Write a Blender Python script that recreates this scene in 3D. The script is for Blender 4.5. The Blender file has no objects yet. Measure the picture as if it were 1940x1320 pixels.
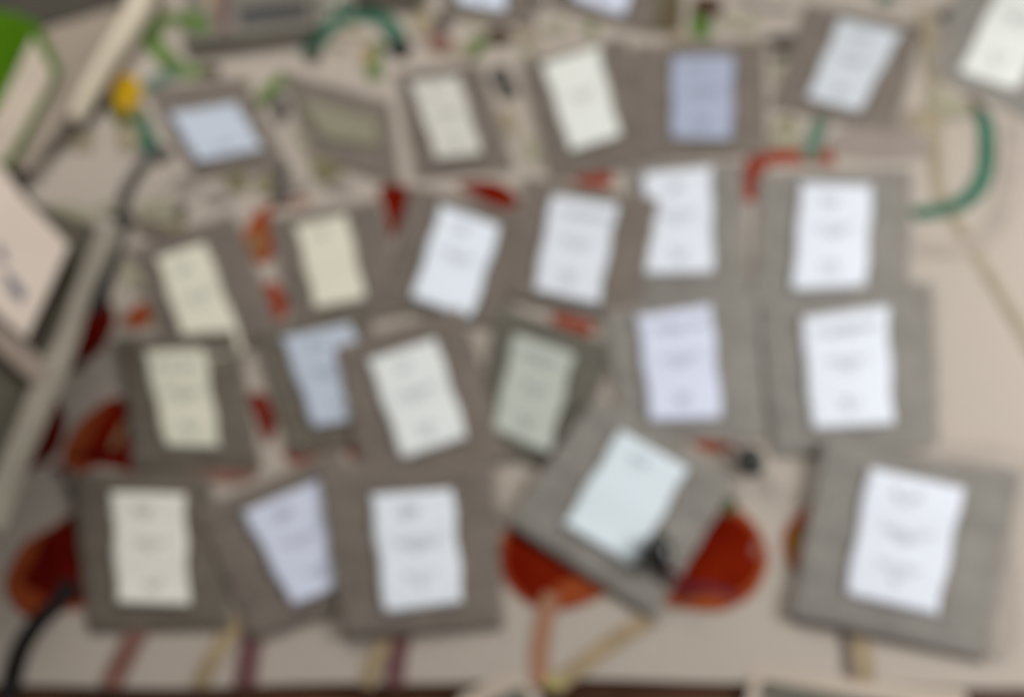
import bpy, math, random
from mathutils import Vector, Matrix
random.seed(7)
R = math.radians
S = bpy.context.scene
COL = S.collection

# ------------------------------------------------------------------ camera, light, exposure
F = 1600.0                     # focal length in photograph pixels (photograph 1940 x 1320)
TH = R(33)                     # tilt of the optical axis away from straight down
H = 0.67                       # height over the table
cam_d = bpy.data.cameras.new('camera')
cam = bpy.data.objects.new('camera', cam_d); COL.objects.link(cam)
cam.location = (0, 0, H); cam.rotation_euler = (TH, 0, 0)
cam_d.sensor_width = 36; cam_d.lens = F / 1940 * 36
cam_d.clip_start = 0.01; cam_d.clip_end = 60
cam_d.dof.use_dof = True       # the hand-held phone focused far too close: everything on the table is soft
cam_d.dof.focus_distance = 0.15
cam_d.dof.aperture_fstop = 6.3
S.camera = cam

w = bpy.data.worlds.new('World'); S.world = w; w.use_nodes = True
wb = w.node_tree.nodes['Background']
wb.inputs[0].default_value = (1.0, 0.97, 0.93, 1); wb.inputs[1].default_value = 0.14

def area(name, loc, target, size, power, color):
    l = bpy.data.lights.new(name, 'AREA'); l.shape = 'SQUARE'; l.size = size; l.energy = power; l.color = color
    o = bpy.data.objects.new(name, l); COL.objects.link(o); o.location = loc
    o.rotation_euler = (Vector(target) - Vector(loc)).to_track_quat('-Z', 'Y').to_euler()
    return o
area('window_light', (-0.75, 1.65, 1.0), (0.0, 0.5, 0), 0.9, 20, (1.0, 0.97, 0.93))
area('side_light', (1.05, 0.30, 0.70), (0.35, 0.35, 0), 0.6, 12.5, (0.99, 0.985, 0.98))
S.view_settings.view_transform = 'Standard'; S.view_settings.look = 'None'
S.view_settings.exposure = 0.0; S.view_settings.gamma = 1.0

# ------------------------------------------------------------------ picture point -> place on the table
CM = Matrix.Rotation(TH, 3, 'X')
CO = Vector((0, 0, H))
def ray(px, py): return (CM @ Vector(((px - 970) / F, -(py - 660) / F, -1.0)))
def at(px, py, z=0.0):
    d = ray(px, py); t = (z - H) / d.z
    return CO + d * t

# ------------------------------------------------------------------ materials
def mat(name, col, rough=0.7, var=0.12, scale=40, bump=0.0, bscale=300, spec=0.12, weave=False, rnd=0.0, col2=None):
    m = bpy.data.materials.new(name); m.use_nodes = True
    nt = m.node_tree; N = nt.nodes; L = nt.links; b = N['Principled BSDF']
    b.inputs['Roughness'].default_value = rough
    b.inputs['Specular IOR Level'].default_value = spec
    tc = N.new('ShaderNodeTexCoord')
    nz = N.new('ShaderNodeTexNoise'); nz.inputs['Scale'].default_value = scale; nz.inputs['Detail'].default_value = 5
    L.new(tc.outputs['Object'], nz.inputs['Vector'])
    mx = N.new('ShaderNodeMix'); mx.data_type = 'RGBA'
    c2 = col2 if col2 else tuple(c * (1 - 2 * var) for c in col)
    mx.inputs[6].default_value = (*c2, 1)
    mx.inputs[7].default_value = (*(col if col2 else tuple(min(1, c * (1 + var)) for c in col)), 1)
    rp = N.new('ShaderNodeMapRange'); rp.inputs[1].default_value = 0.3; rp.inputs[2].default_value = 0.7
    L.new(nz.outputs['Fac'], rp.inputs[0]); L.new(rp.outputs[0], mx.inputs[0])
    out = mx.outputs[2]
    if rnd:
        oi = N.new('ShaderNodeObjectInfo')
        hs = N.new('ShaderNodeHueSaturation')
        mr = N.new('ShaderNodeMapRange'); mr.inputs[3].default_value = 1 - rnd; mr.inputs[4].default_value = 1 + rnd
        L.new(oi.outputs['Random'], mr.inputs[0]); L.new(mr.outputs[0], hs.inputs['Value'])
        L.new(out, hs.inputs['Color']); out = hs.outputs[0]
    L.new(out, b.inputs['Base Color'])
    if bump:
        bp = N.new('ShaderNodeBump'); bp.inputs['Strength'].default_value = bump; bp.inputs['Distance'].default_value = 0.0008
        if weave:
            w1 = N.new('ShaderNodeTexWave'); w1.bands_direction = 'X'; w1.inputs['Scale'].default_value = bscale; w1.inputs['Distortion'].default_value = 1.5
            w2 = N.new('ShaderNodeTexWave'); w2.bands_direction = 'Y'; w2.inputs['Scale'].default_value = bscale; w2.inputs['Distortion'].default_value = 1.5
            L.new(tc.outputs['Object'], w1.inputs['Vector']); L.new(tc.outputs['Object'], w2.inputs['Vector'])
            ad = N.new('ShaderNodeMath'); ad.operation = 'ADD'
            L.new(w1.outputs['Fac'], ad.inputs[0]); L.new(w2.outputs['Fac'], ad.inputs[1]); L.new(ad.outputs[0], bp.inputs['Height'])
        else:
            n2 = N.new('ShaderNodeTexNoise'); n2.inputs['Scale'].default_value = bscale; n2.inputs['Detail'].default_value = 4
            L.new(tc.outputs['Object'], n2.inputs['Vector']); L.new(n2.outputs['Fac'], bp.inputs['Height'])
        L.new(bp.outputs[0], b.inputs['Normal'])
    return m

M = {}
M['cloth'] = mat('cream_cloth', (0.475, 0.412, 0.353), 0.8, 0.05, 6, 0.35, 260, weave=True, col2=(0.460, 0.404, 0.345))
M['pad_warm'] = mat('taupe_linen', (0.240, 0.202, 0.170), 0.85, 0.08, 30, 0.6, 330, weave=True, rnd=0.05)
M['pad_cool_sheen'] = mat('grey_linen_painted_sheen', (0.322, 0.300, 0.268), 0.85, 0.08, 30, 0.6, 330, weave=True, rnd=0.05)  # grey linen made lighter: window sheen on right-hand pads put into the colour
M['pad_umber_shade'] = mat('umber_linen_painted_shade', (0.200, 0.172, 0.137), 0.85, 0.08, 30, 0.6, 330, weave=True, rnd=0.04)  # darker linen copy: dimness of the left-hand pads painted into the colour
M['pad_dark'] = mat('olive_grey_linen', (0.180, 0.170, 0.138), 0.85, 0.08, 30, 0.6, 330, weave=True)
for k, c in dict(white=(0.735, 0.775, 0.84), glacier=(0.81, 0.87, 0.95), blue=(0.70, 0.77, 0.90), lilac=(0.68, 0.72, 0.86), cream=(0.72, 0.70, 0.57),
                 ivory=(0.76, 0.78, 0.73), shaded_green=(0.50, 0.53, 0.47), grey_blue=(0.52, 0.58, 0.68), periwinkle=(0.39, 0.43, 0.55),
                 olive=(0.24, 0.23, 0.155), frost=(0.82, 0.87, 0.93), vellum=(0.84, 0.81, 0.73), chalk=(0.80, 0.83, 0.82), mint=(0.74, 0.83, 0.88), stone=(0.62, 0.61, 0.55), silver=(0.60, 0.64, 0.68),
                 snow=(0.71, 0.745, 0.815)).items():
    M['paper_' + k] = mat('paper_' + k, c, 0.6, 0.015, 12, 0.15, 120)
M['ink'] = mat('grey_ink', (0.20, 0.20, 0.24), 0.7, 0.05)
M['red'] = mat('poppy_red', (0.175, 0.013, 0.003), 0.9, 0.25, 25, spec=0.0, col2=(0.125, 0.005, 0.001))
M['orange'] = mat('poppy_orange', (0.31, 0.080, 0.025), 0.9, 0.25, 25, spec=0.0, col2=(0.24, 0.035, 0.010))
M['maroon'] = mat('poppy_maroon', (0.14, 0.007, 0.004), 0.9, 0.25, 25, spec=0.0, col2=(0.08, 0.004, 0.002))
M['brick'] = mat('print_brick_red', (0.27, 0.045, 0.022), 0.8, 0.15, 25, spec=0.0)
M['rose'] = mat('print_dusty_rose', (0.25, 0.125, 0.10), 0.8, 0.15, 25)
M['plum'] = mat('print_plum', (0.16, 0.075, 0.078), 0.8, 0.15, 25)
M['black'] = mat('print_black', (0.018, 0.016, 0.016), 0.7, 0.2)
M['charcoal'] = mat('print_charcoal', (0.075, 0.068, 0.06), 0.75, 0.15)
M['teal'] = mat('print_teal_green', (0.05, 0.145, 0.095), 0.8, 0.15, spec=0.02)
M['teal_light'] = mat('print_soft_teal', (0.115, 0.20, 0.15), 0.8, 0.15, spec=0.02)
M['green'] = mat('print_leaf_green', (0.12, 0.20, 0.05), 0.8, 0.2, spec=0.02)
M['bright_green'] = mat('print_bright_green', (0.085, 0.17, 0.03), 0.8, 0.2, spec=0.02)
M['olive'] = mat('print_olive', (0.20, 0.18, 0.09), 0.8, 0.15)
M['dark_olive'] = mat('print_dark_olive', (0.10, 0.10, 0.03), 0.9, 0.15, spec=0.0)
M['yellow'] = mat('print_yellow', (0.50, 0.30, 0.008), 0.8, 0.15, spec=0.02)
M['mustard'] = mat('print_mustard', (0.36, 0.275, 0.165), 0.8, 0.15)
M['tan'] = mat('print_tan', (0.34, 0.285, 0.19), 0.8, 0.08)
M['pale_olive'] = mat('print_pale_olive', (0.335, 0.315, 0.225), 0.85, 0.06, 20, spec=0.0)
M['brown_olive'] = mat('print_brown_olive', (0.13, 0.105, 0.06), 0.85, 0.1, 20, spec=0.0)
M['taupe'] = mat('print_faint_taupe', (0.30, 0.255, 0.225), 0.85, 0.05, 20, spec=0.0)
M['orange_brown'] = mat('print_orange_brown', (0.36, 0.19, 0.115), 0.85, 0.08, 20, spec=0.0)
M['mauve_grey'] = mat('print_mauve_grey', (0.16, 0.125, 0.11), 0.85, 0.08, 20, spec=0.0)
M['tray_inside'] = mat('tray_inside', (0.10, 0.088, 0.065), 0.8, 0.1, 14)
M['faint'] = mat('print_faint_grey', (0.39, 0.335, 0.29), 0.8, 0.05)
M['dark_green'] = mat('print_dark_green', (0.085, 0.105, 0.045), 0.85, 0.1, spec=0.0)
M['brown'] = mat('print_bud_brown', (0.085, 0.05, 0.03), 0.8, 0.15)
M['pale_yellow'] = mat('print_pale_yellow', (0.38, 0.33, 0.14), 0.8, 0.1)
M['wood_table'] = mat('dark_table_wood', (0.085, 0.036, 0.018), 0.45, 0.25, 14, 0.2, 60)
M['wood_frame'] = mat('bleached_wood', (0.37, 0.335, 0.27), 0.65, 0.12, 18, 0.3, 90)
M['wood_pink'] = mat('pinkish_wood', (0.34, 0.27, 0.22), 0.65, 0.1, 18, 0.3, 90)
M['dark_board'] = mat('dark_board', (0.045, 0.038, 0.028), 0.7, 0.15, 10)
M['stand'] = mat('taupe_board', (0.30, 0.25, 0.20), 0.75, 0.06, 14, 0.2, 80)
M['cream_roll'] = mat('cream_paper_roll', (0.66, 0.58, 0.45), 0.6, 0.05, 14, 0.2, 80)
M['leaf_card'] = mat('green_card', (0.062, 0.155, 0.006), 0.9, 0.2, 8, spec=0.0)
M['card_pink'] = mat('pinkish_cream_card', (0.73, 0.62, 0.53), 0.6, 0.04, 9)
M['card_beige'] = mat('beige_card', (0.50, 0.42, 0.34), 0.6, 0.06, 9)
M['carton'] = mat('grey_carton', (0.18, 0.165, 0.135), 0.7, 0.1, 12)
M['carton_dark'] = mat('dark_carton', (0.11, 0.098, 0.075), 0.7, 0.1, 12)
M['carton_black'] = mat('black_print', (0.045, 0.043, 0.042), 0.6, 0.1, 12)
M['bead'] = mat('black_glass_bead', (0.012, 0.016, 0.013), 0.25, 0.1, 30, spec=0.5)
M['wine'] = mat('wine_red_cord', (0.12, 0.018, 0.030), 0.6, 0.15, 60)

# ------------------------------------------------------------------ helpers
def link(name, verts, faces, m, parent=None, smooth=False):
    me = bpy.data.meshes.new(name)
    if parent is not None and parent.type == 'EMPTY' or parent is not None:
        inv = world_of(parent).inverted()
        verts = [inv @ Vector(v) for v in verts]
    me.from_pydata([tuple(v) for v in verts], [], faces); me.update()
    if isinstance(m, str): m = M[m]
    me.materials.append(m)
    if smooth:
        for p in me.polygons: p.use_smooth = True
    o = bpy.data.objects.new(name, me); COL.objects.link(o)
    if parent is not None: o.parent = parent
    return o
def world_of(o):
    m = o.matrix_basis.copy()
    while o.parent: o = o.parent; m = o.matrix_basis @ m
    return m
def empty(name, loc, rz=0.0):
    o = bpy.data.objects.new(name, None); COL.objects.link(o); o.empty_display_size = 0.02
    o.location = loc; o.rotation_euler = (0, 0, rz)
    return o
def tag(o, label, cat, group=None, kind=None):
    if label: o['label'] = label
    if cat: o['category'] = cat
    if group: o['group'] = group
    if kind: o['kind'] = kind
    return o

def prism(name, pts, z0, z1, m, parent=None):
    """closed solid: picture outline pts seen at height z1, dropped to z0"""
    P = [at(x, y, z1) for x, y in pts]; n = len(P)
    if sum(P[i].x * P[(i+1) % n].y - P[(i+1) % n].x * P[i].y for i in range(n)) < 0: P.reverse()
    V = P + [Vector((p.x, p.y, z0)) for p in P]
    Fc = [tuple(range(n)), tuple(range(2*n-1, n-1, -1))]
    Fc += [(i, i+n, (i+1) % n + n, (i+1) % n) for i in range(n)]
    return link(name, V, Fc, m, parent)

def spline(pts, k=8):
    if len(pts) < 3:
        return [tuple(a + (b - a) * i / k for a, b in zip(pts[0], pts[1])) for i in range(k + 1)]
    out = []
    P = [pts[0]] + list(pts) + [pts[-1]]
    for i in range(1, len(P) - 2):
        a, b, c, d = P[i-1:i+3]
        for j in range(k):
            t = j / k
            out.append(tuple(0.5 * (2*q + (r-p)*t + (2*p-5*q+4*r-s)*t*t + (3*q-p-3*r+s)*t**3) for p, q, r, s in zip(a, b, c, d)))
    out.append(tuple(pts[-1])); return out

ZP = [0.0006]
def nz():
    ZP[0] += 0.00002; return ZP[0]
def blob(name, pts, m, parent, z=None, smooth_outline=True):
    """flat printed patch on the cloth with a curved outline"""
    z = nz() if z is None else z
    if smooth_outline:
        n = len(pts); out = []
        for i in range(n):
            a, b, c, d = pts[(i-1) % n], pts[i], pts[(i+1) % n], pts[(i+2) % n]
            for j in range(5):
                t = j / 5
                out.append(tuple(0.5 * (2*q + (r-p)*t + (2*p-5*q+4*r-s)*t*t + (3*q-p-3*r+s)*t**3) for p, q, r, s in zip(a, b, c, d)))
        pts = out
    P = [at(x, y, z) for x, y in pts]
    n = len(P)
    if sum(P[i].x * P[(i+1) % n].y - P[(i+1) % n].x * P[i].y for i in range(n)) < 0: P.reverse()
    return link(name, P, [tuple(range(n))], m, parent)
def oval(name, cx, cy, rx, ry, m, parent, ang=0, z=None):
    pts = []
    for i in range(18):
        a = i / 18 * 2 * math.pi; wob = 1 + 0.06 * math.sin(3 * a + cx)
        x, y = rx * wob * math.cos(a), ry * wob * math.sin(a); c, s = math.cos(R(ang)), math.sin(R(ang))
        pts.append((cx + x * c - y * s, cy + x * s + y * c))
    return blob(name, pts, m, parent, z, False)
def stroke(name, pts, wd, m, parent, taper=0.0, z=None):
    z = nz() if z is None else z
    sp = spline(pts); P = [at(x, y, z) for x, y in sp]; V = []; n = len(P)
    for i, p in enumerate(P):
        t = (P[min(i+1, n-1)] - P[max(i-1, 0)]); t.z = 0; t.normalize()
        nrm = Vector((-t.y, t.x, 0)); ww = wd * (1 - taper * i / (n-1)) * ((p - CO).length / F) * 0.5
        V += [p + nrm * ww, p - nrm * ww]
    return link(name, V, [(2*i, 2*i+1, 2*i+3, 2*i+2) for i in range(n-1)], m, parent)
def tube(name, P, r, m, parent=None, n=10, r2=None):
    """round solid along world points"""
    V = []; Fc = []; k = len(P)
    for i, p in enumerate(P):
        t = (P[min(i+1, k-1)] - P[max(i-1, 0)]).normalized()
        a = t.cross(Vector((0, 0, 1)));
        if a.length < 1e-4: a = Vector((1, 0, 0))
        a.normalize(); b = a.cross(t)
        rr = r + ((r2 if r2 is not None else r) - r) * i / (k-1)
        for j in range(n):
            g = j / n * 2 * math.pi; V.append(p + a * rr * math.cos(g) + b * rr * math.sin(g))
    for i in range(k-1):
        for j in range(n):
            Fc.append((i*n+j, i*n+(j+1) % n, (i+1)*n+(j+1) % n, (i+1)*n+j))
    Fc.append(tuple(range(n))[::-1]); Fc.append(tuple((k-1)*n+j for j in range(n)))
    return link(name, V, Fc, m, parent, True)
def ball(name, c, rx, ry, rz, m, parent=None):
    V = []; Fc = []; U, W = 16, 10
    for i in range(W + 1):
        f = i / W * math.pi
        for j in range(U):
            g = j / U * 2 * math.pi; wob = 1 + 0.05 * math.sin(5 * g) * math.sin(f)
            V.append(Vector(c) + Vector((rx * wob * math.sin(f) * math.cos(g), ry * wob * math.sin(f) * math.sin(g), rz * math.cos(f))))
    for i in range(W):
        for j in range(U):
            Fc.append((i*U+j, i*U+(j+1) % U, (i+1)*U+(j+1) % U, (i+1)*U+j))
    return link(name, V, Fc, m, parent, True)

# ------------------------------------------------------------------ table and cloth
tb = prism('table', [(-700, 1285), (2700, 1285), (2700, 1500), (-700, 1500)], -0.045, -0.006, 'wood_table')
tag(tb, 'dark brown wooden table top showing under the front edge of the poppy cloth', 'table')
# the table top runs on under the whole cloth
tb.data.clear_geometry()
V = [(-1.2, -0.25, -0.006), (1.6, -0.25, -0.006), (1.6, 1.6, -0.006), (-1.2, 1.6, -0.006)]
V += [(x, y, -0.045) for x, y, z in V]
tb.data.from_pydata(V, [], [(0, 1, 2, 3), (7, 6, 5, 4), (0, 4, 5, 1), (1, 5, 6, 2), (2, 6, 7, 3), (3, 7, 4, 0)])
tb.data.materials.clear(); tb.data.materials.append(M['wood_table'])
fl = link('floor', [(-6, -6, -0.76), (6, -6, -0.76), (6, 6, -0.76), (-6, 6, -0.76)], [(0, 1, 2, 3)], 'dark_board')
tag(fl, None, None, kind='structure')

def cloth():
    x0, x1, y1 = -1.0, 1.45, 1.45
    nx, ny = 90, 60; V = []; Fc = []
    for j in range(ny + 1):
        for i in range(nx + 1):
            x = x0 + (x1 - x0) * i / nx
            yf = at(970, 1294).y + 0.0025 * math.sin(x * 9 + 1) + 0.001 * math.sin(x * 31)
            y = yf + (y1 - yf) * (j / ny)
            V.append((x, y, 0.0))
    for j in range(ny):
        for i in range(nx):
            a = j * (nx + 1) + i; Fc.append((a, a + 1, a + nx + 2, a + nx + 1))
    n = len(V); bot = [(a[0], a[1], -0.005) for a in V[:nx + 1]]
    V += bot
    for i in range(nx): Fc.append((i, n + i, n + i + 1, i + 1))
    return link('tablecloth', V, Fc, 'cloth')
tc = cloth()
tag(tc, 'cream tablecloth printed with red poppies and green stems, spread over the brown table', 'tablecloth')

# ------------------------------------------------------------------ printed poppies, buds and stems, plus painted shade (flat print on the cloth)
B = lambda n, p, m: blob(n, p, m, tc)
O = lambda n, *a, **k: oval(n, *a, tc, **k)
K = lambda n, p, wd, m, tp=0.0: stroke(n, p, wd, m, tc, tp)
# lower left flower
B('poppy_print', [(12, 1090), (45, 1030), (95, 1000), (150, 980), (170, 1130), (110, 1160), (50, 1168), (15, 1130)], 'orange')
B('petal_print', [(62, 1060), (90, 1010), (165, 975), (180, 1120), (120, 1145), (70, 1120), (40, 1100)], 'maroon')
O('flower_centre_print', 126, 1120, 22, 24, 'black')
K('stem_print', [(118, 1135), (70, 1180), (35, 1240), (12, 1330)], 34, 'black')
# left flower
B('poppy_print', [(118, 868), (150, 800), (225, 752), (262, 820), (275, 895), (200, 880), (150, 895)], 'orange')
B('petal_print', [(165, 872), (185, 800), (232, 752), (275, 830), (290, 900), (215, 885)], 'red')
B('petal_print', [(130, 870), (190, 840), (262, 850), (285, 905), (200, 878)], 'maroon')
K('vein_print', [(238, 800), (222, 830), (212, 850)], 10, 'olive')
B('petal_print', [(40, 895), (55, 825), (100, 755), (124, 795), (104, 860)], 'maroon')
O('petal_print', 112, 890, 15, 12, 'plum')
B('petal_print', [(122, 690), (150, 615), (195, 568), (218, 600), (192, 662), (152, 690)], 'maroon')
K('stem_print', [(222, 470), (200, 530), (182, 592)], 30, 'black')
O('bud_print', 142, 695, 18, 12, 'charcoal')
B('petal_print', [(228, 615), (270, 570), (285, 615)], 'orange')
O('petal_print', 302, 605, 14, 14, 'pale_yellow')
# between the second-row pads
B('petal_print', [(462, 455), (475, 415), (505, 392), (520, 440), (512, 492), (485, 495)], 'orange')
O('flower_centre_print', 486, 462, 10, 18, 'olive')
K('petal_edge_print', [(500, 398), (530, 388), (588, 380)], 18, 'orange', 0.5)
B('petal_print', [(497, 545), (522, 535), (545, 575), (535, 605), (512, 600)], 'brick')
B('petal_print', [(720, 355), (772, 355), (765, 400), (743, 452), (730, 400)], 'red')
B('petal_print', [(868, 352), (905, 343), (950, 348), (980, 375), (970, 395), (925, 385)], 'red')
B('petal_print', [(1075, 330), (1120, 312), (1150, 320), (1160, 350), (1110, 352)], 'brick')
K('petal_edge_print', [(1430, 382), (1428, 330), (1440, 305), (1480, 297), (1580, 298)], 36, 'brick')
K('stem_print', [(1568, 205), (1548, 250), (1532, 305)], 26, 'teal_light')
B('petal_print', [(1045, 596), (1085, 600), (1130, 618), (1100, 640), (1060, 625)], 'brick')
B('petal_print', [(474, 745), (505, 752), (522, 800), (508, 840), (488, 800)], 'red')
B('petal_print', [(540, 850), (600, 835), (640, 840), (590, 868), (555, 878)], 'brick')
B('petal_print', [(655, 820), (690, 850), (690, 870), (660, 860)], 'brick')
B('petal_print', [(330, 880), (420, 872), (490, 890), (450, 915), (380, 905)], 'rose')
# big flower under the tilted pad
B('poppy_print', [(952, 1015), (985, 985), (1080, 1030), (1170, 1100), (1110, 1142), (1045, 1156), (990, 1135), (955, 1095), (948, 1045)], 'orange')
B('petal_print', [(962, 1015), (990, 990), (1060, 1030), (1105, 1080), (1050, 1110), (1030, 1148), (985, 1120), (958, 1075)], 'red')
B('poppy_print', [(1330, 985), (1370, 965), (1405, 968), (1440, 1008), (1455, 1060), (1430, 1120), (1370, 1155), (1300, 1152), (1255, 1135), (1290, 1060)], 'orange')
B('petal_print', [(1325, 985), (1370, 975), (1400, 980), (1432, 1015), (1440, 1065), (1415, 1110), (1350, 1125), (1275, 1120), (1300, 1040)], 'red')
K('petal_edge_print', [(1285, 1135), (1320, 1112), (1370, 1120), (1395, 1135)], 14, 'wine')
O('highlight_print', 1432, 1040, 8, 13, 'rose')
O('calyx_print', 1374, 958, 24, 17, 'dark_green')
B('petal_print', [(1535, 955), (1500, 985), (1483, 1025), (1500, 1080), (1525, 1060), (1540, 1000)], 'orange')
K('vein_print', [(1515, 1000), (1500, 1030), (1502, 1050)], 8, 'green')
B('petal_print', [(1310, 835), (1340, 828), (1380, 850), (1340, 856)], 'orange')
# stems running to the front edge
for pts, wd, m in [([(268, 1180), (232, 1250), (208, 1300)], 32, 'rose'), ([(462, 1165), (410, 1235), (376, 1300)], 24, 'mustard'),
                   ([(482, 1185), (470, 1250), (464, 1300)], 32, 'plum'), ([(735, 1205), (712, 1250), (694, 1300)], 25, 'mustard'),
                   ([(762, 1200), (752, 1250), (746, 1300)], 28, 'plum'), ([(1045, 1125), (1030, 1180), (1022, 1250), (1030, 1300)], 27, 'orange_brown'),
                   ([(1235, 1168), (1160, 1215), (1100, 1260), (1050, 1300)], 24, 'mustard'), ([(1605, 1185), (1613, 1240), (1618, 1282)], 24, 'mauve_grey'),
                   ([(1625, 1190), (1635, 1240), (1640, 1292)], 24, 'mustard')]:
    K('stem_print', pts, wd * 1.2, m)
O('bud_print', 1052, 1292, 22, 15, 'pale_yellow')
# right side
K('stem_print', [(1766, 90), (1772, 230), (1778, 350), (1800, 400), (1875, 520), (1970, 680)], 17, 'tan')
K('stem_print', [(1848, 205), (1868, 235), (1865, 330), (1820, 385), (1730, 406)], 27, 'teal')
O('bud_print', 1842, 200, 20, 13, 'brown', ang=20)
K('outline_print', [(1925, 230), (1915, 330), (1890, 420), (1830, 468), (1740, 470)], 26, 'faint')
O('painted_shade', 1665, 272, 100, 34, 'taupe', ang=3)  # this and the next three ovals paint soft shade onto the cloth
O('painted_shade', 1735, 228, 50, 20, 'tan')
O('painted_shade', 1860, 872, 120, 34, 'faint', ang=6)
O('painted_shade', 1890, 1130, 46, 120, 'faint')
# top: buds, leaves, arcs
O('flower_centre_print', 236, 200, 32, 46, 'dark_olive', ang=-12)
O('petal_print', 241, 176, 27, 37, 'yellow')
O('leaf_print', 264, 215, 14, 22, 'olive', ang=-30)
K('stem_print', [(262, 225), (275, 262), (300, 298)], 34, 'teal')
O('bud_print', 305, 292, 22, 16, 'charcoal')
K('stem_print', [(283, 295), (255, 335), (235, 375), (224, 415)], 24, 'charcoal')
O('bud_print', 236, 412, 24, 14, 'black', ang=25)
K('stem_print', [(240, 415), (228, 450), (218, 480)], 22, 'charcoal')
K('stem_print', [(262, 420), (310, 432), (350, 420)], 22, 'olive')  # no stem: this dark stroke paints a shadow on the cloth
O('leaf_print', 342, 398, 16, 12, 'charcoal')
K('stem_print', [(400, 133), (345, 133), (310, 105), (288, 75), (300, 42), (345, 38), (400, 72)], 30, 'green')
O('bud_print', 400, 134, 18, 12, 'brown')
K('leaf_print', [(335, 138), (300, 150), (270, 172)], 26, 'teal_light')
K('leaf_print', [(545, 138), (515, 168), (490, 198)], 26, 'green')
O('bud_print', 531, 208, 16, 27, 'charcoal')
K('stem_print', [(588, 108), (600, 76), (640, 40), (690, 28), (735, 45), (757, 85)], 34, 'teal')
O('bud_print', 592, 109, 16, 11, 'brown')
O('bud_print', 757, 92, 24, 18, 'black')
K('leaf_print', [(725, 82), (708, 95), (710, 150)], 26, 'green')
O('petal_print', 694, 106, 16, 20, 'mustard')
O('bud_print', 945, 68, 26, 18, 'brown')
K('leaf_print', [(920, 72), (900, 88), (892, 108)], 28, 'green')
O('bud_print', 948, 145, 20, 20, 'charcoal'); O('bud_print', 962, 170, 20, 18, 'charcoal')
K('leaf_print', [(1330, 20), (1327, 45), (1328, 72)], 34, 'bright_green')
O('bud_print', 1340, 12, 30, 22, 'brown')
K('stem_print', [(1262, -20), (1264, 20), (1258, 62)], 52, 'brown_olive')
O('leaf_print', 838, 42, 16, 16, 'charcoal'); O('petal_print', 832, 80, 24, 20, 'rose')
O('petal_print', 800, 40, 22, 30, 'tan'); O('bud_print', 1790, 28, 14, 14, 'charcoal')
O('bud_print', 1678, -2, 18, 10, 'teal'); O('bud_print', 1020, 2, 14, 12, 'charcoal')
O('petal_print', 150, 268, 30, 16, 'tan'); O('petal_print', 242, 262, 24, 26, 'tan'); O('bud_print', 1490, 238, 20, 16, 'olive')
K('stem_print', [(532, 310), (534, 345), (530, 388)], 26, 'charcoal')
O('bud_print', 448, 346, 22, 16, 'olive'); O('bud_print', 502, 350, 18, 16, 'olive')
O('bud_print', 618, 325, 28, 18, 'olive'); O('petal_print', 318, 368, 24, 16, 'faint')
O('bud_print', 1482, 76, 34, 12, 'charcoal'); O('bud_print', 1482, 106, 22, 12, 'charcoal')
O('petal_print', 1700, 225, 34, 14, 'taupe'); O('leaf_print', 1118, 55, 12, 10, 'green')

for x, y, rx, ry, m, a in [(640, 88, 12, 8, 'olive', 0), (668, 60, 22, 9, 'tan', 20), (872, 96, 24, 10, 'tan', 0), (1000, 70, 26, 12, 'tan', 10), (1052, 52, 20, 12, 'pale_olive', 0),
                           (1000, 100, 16, 8, 'pale_olive', 0), (905, 40, 18, 8, 'pale_olive', 0), (1400, 40, 40, 12, 'pale_olive', 0), (1290, 70, 26, 8, 'tan', 0), (1425, 78, 20, 8, 'pale_olive', 10),
                           (1480, 135, 14, 22, 'pale_olive', 10), (965, 230, 14, 26, 'tan', -15), (1010, 285, 14, 24, 'pale_olive', -15), (575, 262, 12, 26, 'pale_olive', -30), (600, 300, 20, 10, 'tan', 0),
                           (130, 405, 50, 18, 'pale_olive', 10), (300, 392, 40, 14, 'pale_olive', 0), (350, 345, 24, 16, 'taupe', 0), (410, 372, 26, 10, 'taupe', 0), (300, 440, 44, 10, 'mauve_grey', 8),
                           (250, 520, 14, 34, 'pale_olive', -25), (1490, 262, 26, 22, 'pale_olive', 0), (1800, 200, 44, 22, 'pale_olive', 20), (1700, 95, 20, 10, 'tan', 0), (1790, 90, 16, 30, 'taupe', 0),
                           (640, 350, 26, 10, 'taupe', 0), (560, 352, 20, 12, 'taupe', 0), (205, 395, 20, 10, 'pale_olive', 0), (330, 200, 8, 10, 'teal_light', 0), (465, 150, 10, 8, 'pale_olive', 0)]:
    oval('leaf_print', x, y, rx, ry, m, tc, ang=a)
K('stem_print', [(1755, 20), (1765, 90), (1768, 140)], 22, 'tan')
K('stem_print', [(610, 8), (640, 12), (660, -4)], 16, 'teal')
K('stem_print', [(1400, -10), (1440, 12), (1500, 18)], 14, 'taupe')

# ------------------------------------------------------------------ the grey cloth-covered pads with their paper labels
T = 0.0038
def lstq(P):
    c = sum(P, Vector()) / len(P)
    n = (P[2] - P[0]).cross(P[3] - P[1]).normalized()
    if n.z < 0: n = -n
    return c, n
def hit(px, py, c, n):
    d = ray(px, py); t = (c - CO).dot(n) / d.dot(n); return CO + d * t
def bil(Q, u, v): return (Q[0] * (1-u) + Q[1] * u) * (1-v) + (Q[3] * (1-u) + Q[2] * u) * v

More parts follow.
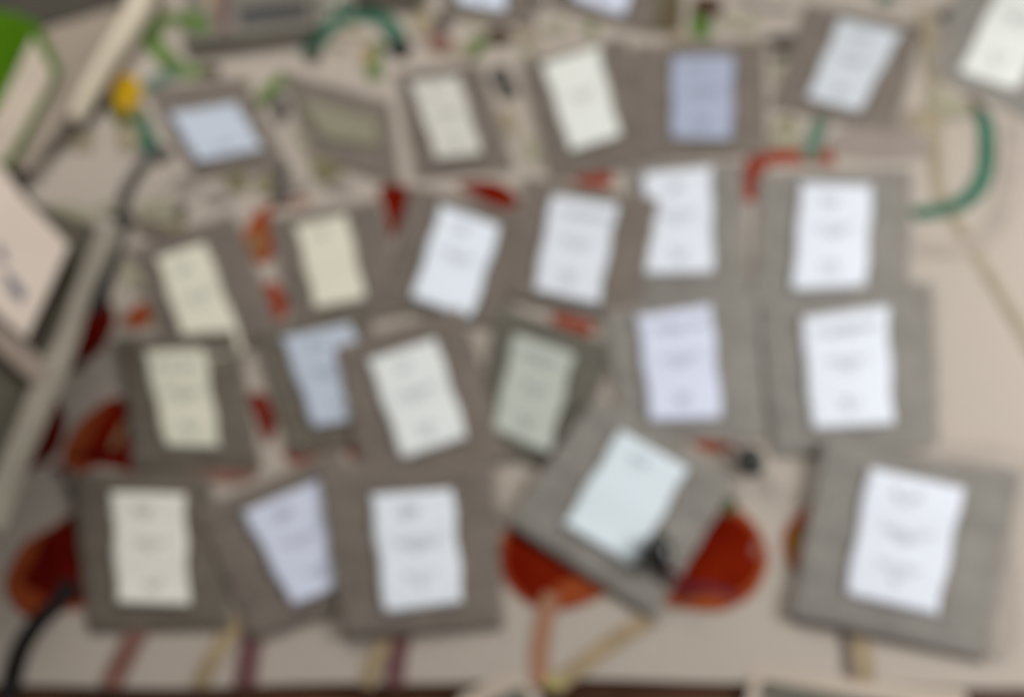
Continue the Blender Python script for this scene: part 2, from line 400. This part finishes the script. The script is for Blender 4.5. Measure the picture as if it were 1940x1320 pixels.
GROUP = 'grey cloth pads with paper labels laid in rows on the poppy tablecloth'
RIBS = 5
def pad(label, pc, lift, lc, paper, cover='pad_warm', text='abc', thick=T):
    """pc: outline TL,TR,BR,BL; lift: how much each corner is raised, in pad thicknesses; lc: paper outline"""
    P0 = [at(x, y, thick * (1 + l)) for (x, y), l in zip(pc, lift)]
    c, n = lstq(P0)
    Q = [hit(x, y, c, n) for x, y in pc]
    ax = (Q[1] - Q[0]); rz = math.atan2(ax.y, ax.x)
    root = empty('linen_pad', (c.x, c.y, max(0.0, c.z - thick)), rz)
    tag(root, label, 'pad', GROUP)
    seed = random.random() * 9
    def relief(u, v):
        e = min(u, 1-u, v, 1-v)
        edge = 0.0009 * max(0, 1 - e / 0.03) ** 2
        rib = 0.0014 * (abs(math.sin(math.pi * RIBS * v)) ** 0.5 - 1)
        return -edge + rib + 0.00025 * math.sin(5 * u + seed) * math.sin(4 * v + 2 * seed)
    NU, NV = 20, 40
    def warp(t): return 0.5 - 0.5 * math.cos(math.pi * t) * (0.55 + 0.45 * abs(math.cos(math.pi * t)) )
    V = []; Fc = []
    for j in range(NV + 1):
        for i in range(NU + 1):
            u, v = i / NU, j / NV
            if i == 1: u = 0.012
            if i == NU-1: u = 0.988
            if j == 1: v = 0.012
            if j == NV-1: v = 0.988
            p = bil(Q, u, v)
            # slightly bowed outline
            bow = 0.0008 * math.sin(math.pi * RIBS * v) ** 2
            du = (Q[1] - Q[0]).normalized()
            p = p + du * (bow * (-1 if i == 0 else 1 if i == NU else 0))
            V.append(p + n * relief(u, v))
    for j in range(NV):
        for i in range(NU):
            a = j * (NU+1) + i; Fc.append((a, a + NU + 1, a + NU + 2, a + 1))
    ring = [i for i in range(NU + 1)] + [j * (NU+1) + NU for j in range(1, NV + 1)] + \
           [NV * (NU+1) + i for i in range(NU - 1, -1, -1)] + [j * (NU+1) for j in range(NV - 1, 0, -1)]
    prev = ring; cen = c
    for f, ins in ((0.5, -0.0012), (0.85, 0.0), (1.0, 0.0012)):
        new = []
        for k in ring:
            p = V[k]; off = (cen - p); off = off - n * off.dot(n); off.normalize()
            q = p - n * (thick - 0.0009) * f + off * ins
            q.z = max(q.z, 0.0013)
            new.append(len(V)); V.append(q)
        m = len(ring)
        for k in range(m):
            Fc.append((prev[k], prev[(k+1) % m], new[(k+1) % m], new[k]))
        prev = new
    Fc.append(tuple(prev))
    cv = link('cover', V, Fc, cover, root, True)
    # seam piping round the top
    if lc:
        off = 0.0016
        L4 = [hit(x, y, c + n * off, n) for x, y in lc]
        Lw = (L4[1] - L4[0]).length; Lh = (L4[3] - L4[0]).length
        s2 = random.random() * 6
        def lp(u, v, lift=0.0):
            p = bil(L4, u, v)
            e = 1 if u > 0.5 else -1
            edgew = max(0, abs(u - 0.5) * 2 - 0.7) / 0.3
            p = p + (L4[1] - L4[0]).normalized() * (e * edgew * 0.0009 * math.sin(v * 13 + s2 + e))
            curl = 0.0008 * edgew ** 2 + 0.0008 * max(0, abs(v - 0.5) * 2 - 0.85) / 0.15
            return p + n * (0.0003 * math.sin(v * 12.5 + s2) + curl + lift)
        a, b = 14, 22
        V = [lp(i / a, j / b) for j in range(b + 1) for i in range(a + 1)]
        Fc = [(j*(a+1)+i, (j+1)*(a+1)+i, (j+1)*(a+1)+i+1, j*(a+1)+i+1) for j in range(b) for i in range(a)]
        nv = len(V)
        V += [v - n * 0.0003 for v in V]
        Fc += [tuple(k + nv for k in f[::-1]) for f in Fc]
        rg = [i for i in range(a+1)] + [j*(a+1)+a for j in range(1, b+1)] + [b*(a+1)+i for i in range(a-1, -1, -1)] + [j*(a+1) for j in range(b-1, 0, -1)]
        Fc += [(rg[k], rg[k] + nv, rg[(k+1) % len(rg)] + nv, rg[(k+1) % len(rg)])[::-1] for k in range(len(rg))]
        lab = link('paper_label', V, Fc, 'paper_' + paper, root, True)
        # print: rows of tiny strokes, as unreadable as in the photograph
        V = []; Fc = []
        def glyph(u0, v0, u1, v1):
            k = len(V); V.extend([lp(u0, v0, .0002), lp(u1, v0, .0002), lp(u1, v1, .0002), lp(u0, v1, .0002)]); Fc.append((k, k+3, k+2, k+1))
        def row(v, wd, h, cx=0.5):
            u = cx - wd / 2
            while u < cx + wd / 2:
                gw = h * (0.5 + 0.5 * random.random()) * (Lh / Lw)
                if random.random() < 0.86:
                    t = h * 0.22
                    glyph(u, v, u + gw * 0.28, v + h)
                    if random.random() < 0.6: glyph(u + gw * 0.28, v, u + gw * 0.85, v + t)
                    if random.random() < 0.6: glyph(u + gw * 0.28, v + h - t, u + gw * 0.85, v + h)
                    if random.random() < 0.5: glyph(u + gw * 0.6, v + t, u + gw * 0.85, v + h - t)
                u += gw * 1.25
        if 'A' in text: row(0.13, 0.70, 0.055); row(0.205, 0.34, 0.02)
        if 'a' in text: row(0.13, 0.24, 0.055, 0.43); row(0.20, 0.14, 0.03, 0.42)
        if 'b' in text: row(0.42, 0.56, 0.020); row(0.455, 0.46, 0.020); row(0.49, 0.22, 0.022); row(0.53, 0.08, 0.02)
        if 'c' in text: row(0.76, 0.26, 0.035); row(0.81, 0.20, 0.035); row(0.855, 0.09, 0.03)
        if 'd' in text: row(0.70, 0.46, 0.018); row(0.735, 0.34, 0.018); row(0.78, 0.12, 0.03); row(0.83, 0.07, 0.03)
        if V: link('printed_text', V, Fc, 'ink', lab)['kind'] = 'stuff'
    return root

Z = (0, 0, 0, 0); FR = (1, 1, 0, 0)
# top edge of the frame
pad('pad with a pale blue label cut by the top edge of the photo', [(825, -150), (1005, -130), (1012, 48), (842, 28)], Z, [(852, -110), (957, -92), (957, 22), (868, 6)], 'blue')
pad('pad with a pinkish white label cut by the top edge, above the white-labelled pad', [(1085, -165), (1290, -140), (1235, 62), (1040, 10)], Z, [(1130, -130), (1225, -105), (1182, 32), (1085, -2)], 'lilac')
pad('pad with ivory label in the top right corner, above the green arched stem', [(1850, -90), (2085, -20), (1975, 235), (1755, 132)], Z, [(1915, -70), (2030, -40), (1925, 172), (1815, 138)], 'ivory', 'pad_cool_sheen')
# first full row
pad('pad with pale blue label turned sideways, beside the yellow flower', [(275, 165), (458, 145), (547, 318), (372, 335)], Z, [(322, 217), (447, 197), (497, 283), (373, 307)], 'grey_blue', 'pad_warm', 'c')
pad('tilted pad with a label painted in dull olive shade, second from left in far row', [(532, 132), (735, 192), (757, 350), (592, 298)], Z, [(565, 188), (717, 228), (722, 280), (612, 262)], 'olive', 'pad_warm', '')  # label lies in shade; its darkness is put into the olive paper colour
pad('pad with a narrow grey-cream label between the olive-labelled pad and the ivory one', [(752, 136), (907, 118), (972, 318), (792, 334)], Z, [(778, 157), (870, 147), (913, 293), (827, 302)], 'stone')
pad('pad with a bright ivory label leaning left, beside the periwinkle-labelled pad', [(985, 118), (1183, 68), (1238, 310), (1045, 338)], Z, [(1028, 123), (1133, 90), (1175, 258), (1080, 287)], 'ivory', 'pad_warm', 'b')
pad('pad with a periwinkle blue label standing upright', [(1203, 84), (1447, 74), (1452, 290), (1215, 298)], (.6, 0, 0, .6), [(1272, 108), (1390, 105), (1386, 265), (1272, 262)], 'periwinkle')
pad('pad with silver grey label leaning right, above the green stem and red corner', [(1530, 5), (1748, 45), (1692, 248), (1462, 202)], Z, [(1590, 37), (1708, 62), (1627, 213), (1527, 187)], 'silver')
# second row
pad('pad with narrow cream label tucked under the row below, left by the tray', [(242, 470), (440, 402), (535, 640), (330, 690)], Z, [(297, 490), (388, 460), (465, 665), (362, 690)], 'cream')
pad('pad with plain cream label beside the orange petal, only a heading printed', [(507, 412), (715, 375), (770, 592), (562, 625)], (.2, .2, 0, 0), [(560, 430), (657, 408), (692, 567), (597, 585)], 'cream', 'pad_warm', 'a')
pad('pad with bright bluish white label leaning right, below the red petal', [(780, 348), (1010, 405), (955, 625), (728, 575)], (.8, .4, 0, .4), [(835, 390), (948, 430), (893, 603), (780, 565)], 'glacier', 'pad_warm', 'ab')
pad('pad with faint lilac white label whose corner covers its right neighbour', [(1000, 333), (1247, 374), (1200, 605), (955, 562)], (1.0, 1.3, 1, .5), [(1045, 370), (1170, 390), (1133, 577), (1010, 550)], 'white', 'pad_warm', 'Abc')
pad('pad whose white label is nibbled at its upper left by the neighbouring pad', [(1192, 312), (1405, 305), (1418, 555), (1200, 565)], Z, [(1220, 330), (1347, 317), (1350, 517), (1222, 520)], 'white', 'pad_cool_sheen')
pad('pad with bright white label just under the red right-angled print on the cloth', [(1440, 325), (1725, 318), (1720, 560), (1425, 575)], (.3, .3, 0, 0), [(1517, 348), (1652, 352), (1640, 542), (1500, 550)], 'white', 'pad_cool_sheen')
# third row
pad('pad with a cream-green label between the dark red poppy and the half-covered blue label', [(228, 638), (440, 622), (492, 885), (252, 888)], (1, 1, 0, 0), [(272, 665), (387, 663), (418, 848), (315, 845)], 'cream', 'pad_umber_shade', 'Abc')
pad('pad with pale blue label half covered by the pad on its right', [(478, 622), (690, 575), (745, 825), (552, 865)], (1, 1, 0, 0), [(533, 640), (665, 613), (722, 785), (595, 810)], 'grey_blue', 'pad_umber_shade')
pad('pad with white label leaning left, lying over the half-covered blue label', [(635, 655), (872, 580), (962, 870), (690, 912)], (2, 1.5, .8, .8), [(697, 683), (825, 642), (885, 828), (762, 868)], 'chalk')
pad('shaded pad with a label painted in shaded grey-green, pushed low between its neighbours', [(945, 575), (1158, 650), (1085, 895), (890, 850)], (.2, .2, 0, 0), [(975, 633), (1087, 672), (1040, 860), (932, 812)], 'shaded_green', 'pad_dark', 'Abc')  # shade on this label is painted into its paper colour
pad('pad with lilac label and bold two-word heading in the third row', [(1142, 575), (1432, 548), (1452, 830), (1180, 835)], (1, 1, 0, 0), [(1207, 600), (1347, 578), (1367, 793), (1232, 798)], 'lilac', 'pad_cool_sheen', 'Abc')
pad('pad with a white label and bold two-word heading, right end of the third row', [(1440, 570), (1765, 530), (1778, 845), (1470, 862)], (1.3, 1, 0, .3), [(1518, 602), (1680, 580), (1692, 803), (1537, 812)], 'white', 'pad_cool_sheen', 'Abc')
# near row
pad('pad with ivory label next to the black-centred poppy in the near left corner', [(132, 892), (390, 895), (435, 1190), (168, 1195)], (.8, 1, 0, 0), [(210, 932), (350, 937), (358, 1147), (222, 1142)], 'vellum', 'pad_umber_shade')
pad('pad with lavender label partly covered on its right side, front row', [(372, 965), (640, 852), (745, 1120), (478, 1212)], (1.4, 1, 0, .4), [(460, 970), (605, 910), (690, 1092), (553, 1147)], 'lilac', 'pad_warm', 'abc')
pad('pad with a clean bluish white label overlapping the lavender one, front row', [(605, 888), (930, 870), (951, 1186), (650, 1206)], (2.9, 1.4, 0.2, 1.6), [(702, 938), (857, 927), (877, 1140), (728, 1160)], 'frost', 'pad_warm', 'abd')
pad('steeply turned pad with mostly blank pale mint label, between two red poppies', [(1130, 748), (1398, 902), (1238, 1168), (962, 988)], (1, .2, 0, .2), [(1175, 815), (1302, 888), (1200, 1073), (1067, 993)], 'mint', 'pad_cool_sheen', 'a', 0.008)
pad('largest grey pad with bright white label, in the lower right corner of the table', [(1566, 832), (1936, 888), (1868, 1248), (1500, 1166)], (1, .2, 0, 0), [(1645, 885), (1825, 925), (1775, 1165), (1600, 1125)], 'snow', 'pad_cool_sheen', 'abd', 0.0085)
# cut by the lower edge
pad('unlabelled grey pad cut by the lower edge of the photo, right of centre', [(1447, 1284), (1850, 1352), (1830, 1560), (1400, 1500)], Z, None, None, 'pad_dark', '')
pad('unlabelled grey pad just entering at the lower edge, near the orange stem', [(925, 1325), (985, 1296), (1100, 1470), (980, 1500)], Z, None, None, 'pad_dark', '')

# cream cards the two front pads lie on
tag(prism('cream_card', [(1425, 1274), (1830, 1308), (1850, 1520), (1380, 1480)], 0.0, 0.0024, 'card_beige'), 'cream card under the unlabelled pad at the lower right edge', 'card')
tag(prism('cream_card', [(868, 1318), (920, 1292), (990, 1276), (1030, 1325), (1010, 1480), (860, 1480)], 0.0, 0.0024, 'card_beige'), 'cream card tip under the small dark pad at the bottom edge', 'card')

# ------------------------------------------------------------------ beads
def brooch(label, pb, path, z, rad):
    b = at(*pb, z); root = empty('bead_pin', (b.x, b.y, z - rad)); tag(root, label, 'bead pin')
    ball('bead', (b.x, b.y, z), rad * 0.95, rad * 1.25, rad * 0.8, 'bead', root)
    tube('cord', [at(x, y, z - rad * 0.45) for x, y in spline(path, 5)], rad * 0.36, 'wine', root, 8, rad * 0.2)
brooch('black glass bead on a wine-red cord, lying on the steeply turned pad', (1248, 1046), [(1228, 1062), (1248, 1070), (1272, 1086), (1296, 1102)], 0.020, 0.0125)
brooch('black glass bead on a wine-red cord, below the two-word-heading labels', (1424, 873), [(1412, 868), (1396, 852), (1374, 842)], 0.014, 0.0115)

# ------------------------------------------------------------------ left side: wooden tray with cards, board, paper roll
tray = empty('display_tray', at(60, 640)); tag(tray, 'bleached wooden tray frame with dark inside, raised along the left edge of the table', 'tray')
ZT = 0.072
prism('tray_base', [(190, 430), (100, 650), (-50, 990), (-60, 1010), (-700, 1010), (-700, 300), (40, 372)], ZT - 0.012, ZT - 0.008, 'tray_inside', tray)
prism('side_rail', [(188, 425), (220, 430), (166, 540), (131, 653), (81, 773), (35, 880), (-12, 1000), (-52, 1000), (8, 857), (63, 722), (106, 640)], ZT - 0.012, ZT, 'wood_frame', tray)
prism('cross_rail', [(-60, 545), (0, 598), (92, 692), (70, 730), (0, 668), (-60, 610)], ZT - 0.008, ZT + 0.001, 'wood_pink', tray)
for q in ((-260, 420), (-420, 700), (-60, 560)):
    f = at(*q, 0.0); tube('foot', [f + Vector((0, 0, 0.0012)), f + Vector((0, 0, ZT - 0.012))], 0.012, 'wood_frame', tray)
c = empty('price_card', at(40, 480, ZT)); tag(c, 'pinkish cream card with grey print leaning in the wooden tray', 'card')
cp = prism('card_sheet', [(-120, 330), (0, 312), (42, 372), (128, 462), (108, 510), (48, 640), (0, 598), (-120, 480)], ZT + 0.003, ZT + 0.005, 'card_pink', c)
for p in ([(-8, 455), (8, 475), (14, 500), (-6, 490)], [(5, 512), (22, 518), (50, 556), (42, 574), (20, 556)]):
    prism('printed_word', p, ZT + 0.005, ZT + 0.0055, 'ink', cp)
bd = prism('backing_board', [(60, 62), (225, 12), (262, 40), (205, 105), (150, 190), (58, 320), (20, 320), (110, 130)], 0.0012, 0.014, 'stand')
tag(bd, 'taupe board lying at the upper left behind the green leaflet', 'board')
db = prism('dark_folder', [(-300, -120), (260, -120), (228, 8), (70, 52), (-300, 90)], 0.0012, 0.006, 'dark_board')
tag(db, 'dark brown folder filling the top left corner behind the board', 'folder')
rl = empty('paper_roll', at(215, 150)); tag(rl, 'cream paper roll lying diagonally at the upper left beside the taupe board', 'paper roll')
tube('roll_sheet', [at(x, y, 0.014) for x, y in spline([(285, -30), (258, 35), (215, 100), (175, 165), (140, 232)], 5)], 0.0165, 'cream_roll', rl, 16, 0.0085)
sh = tube('shadow_strip', [at(x, y, 0.004) for x, y in spline([(205, 185), (150, 240), (95, 290), (42, 345), (48, 372), (66, 392)], 6)], 0.004, 'charcoal')  # dark tube standing in for the shadow along roll and board
tag(sh, 'painted shadow strip curving from the paper roll to the pinkish card', 'cord')
lf = empty('leaflet', at(40, 160, 0.02)); tag(lf, 'green-bordered leaflet with pale inner panel at the upper left edge', 'leaflet')
lo = prism('leaflet_sheet', [(-200, 10), (20, 22), (72, 42), (112, 128), (104, 150), (18, 308), (-30, 340), (-200, 330)], 0.017, 0.020, 'leaf_card', lf)
prism('inner_panel', [(62, 70), (99, 138), (94, 156), (12, 302), (-60, 330), (-200, 330), (-60, 290), (0, 200)], 0.0200, 0.0206, 'card_beige', lf)

# ------------------------------------------------------------------ cartons at the top
bx = empty('carton', at(480, 40)); tag(bx, 'grey carton with a black band at the top edge, behind the sideways blue label', 'carton')
prism('carton_body', [(345, -90), (592, -90), (596, 52), (345, 82)], 0.0012, 0.018, 'carton', bx)
prism('black_band', [(450, 12), (582, 0), (586, 38), (455, 52)], 0.018, 0.0186, 'carton_black', bx)
prism('yellow_print', [(388, -30), (408, -32), (406, 18), (392, 20)], 0.018, 0.0185, 'mustard', bx)
prism('brown_print', [(414, -40), (434, -42), (432, 62), (416, 64)], 0.018, 0.0185, 'plum', bx)
stroke('printed_leaf', [(352, 26), (372, 46), (394, 56)], 34, 'green', bx, 0, 0.0188)
bx = empty('carton', at(710, 0)); tag(bx, 'darker brown carton above the teal arched stem, right of the black-banded one', 'carton')
prism('carton_body', [(665, -90), (812, -90), (795, 0), (668, 2)], 0.0012, 0.014, 'carton_dark', bx)
prism('black_band', [(680, -40), (715, -44), (712, -6), (682, -4)], 0.014, 0.0145, 'carton_black', bx)
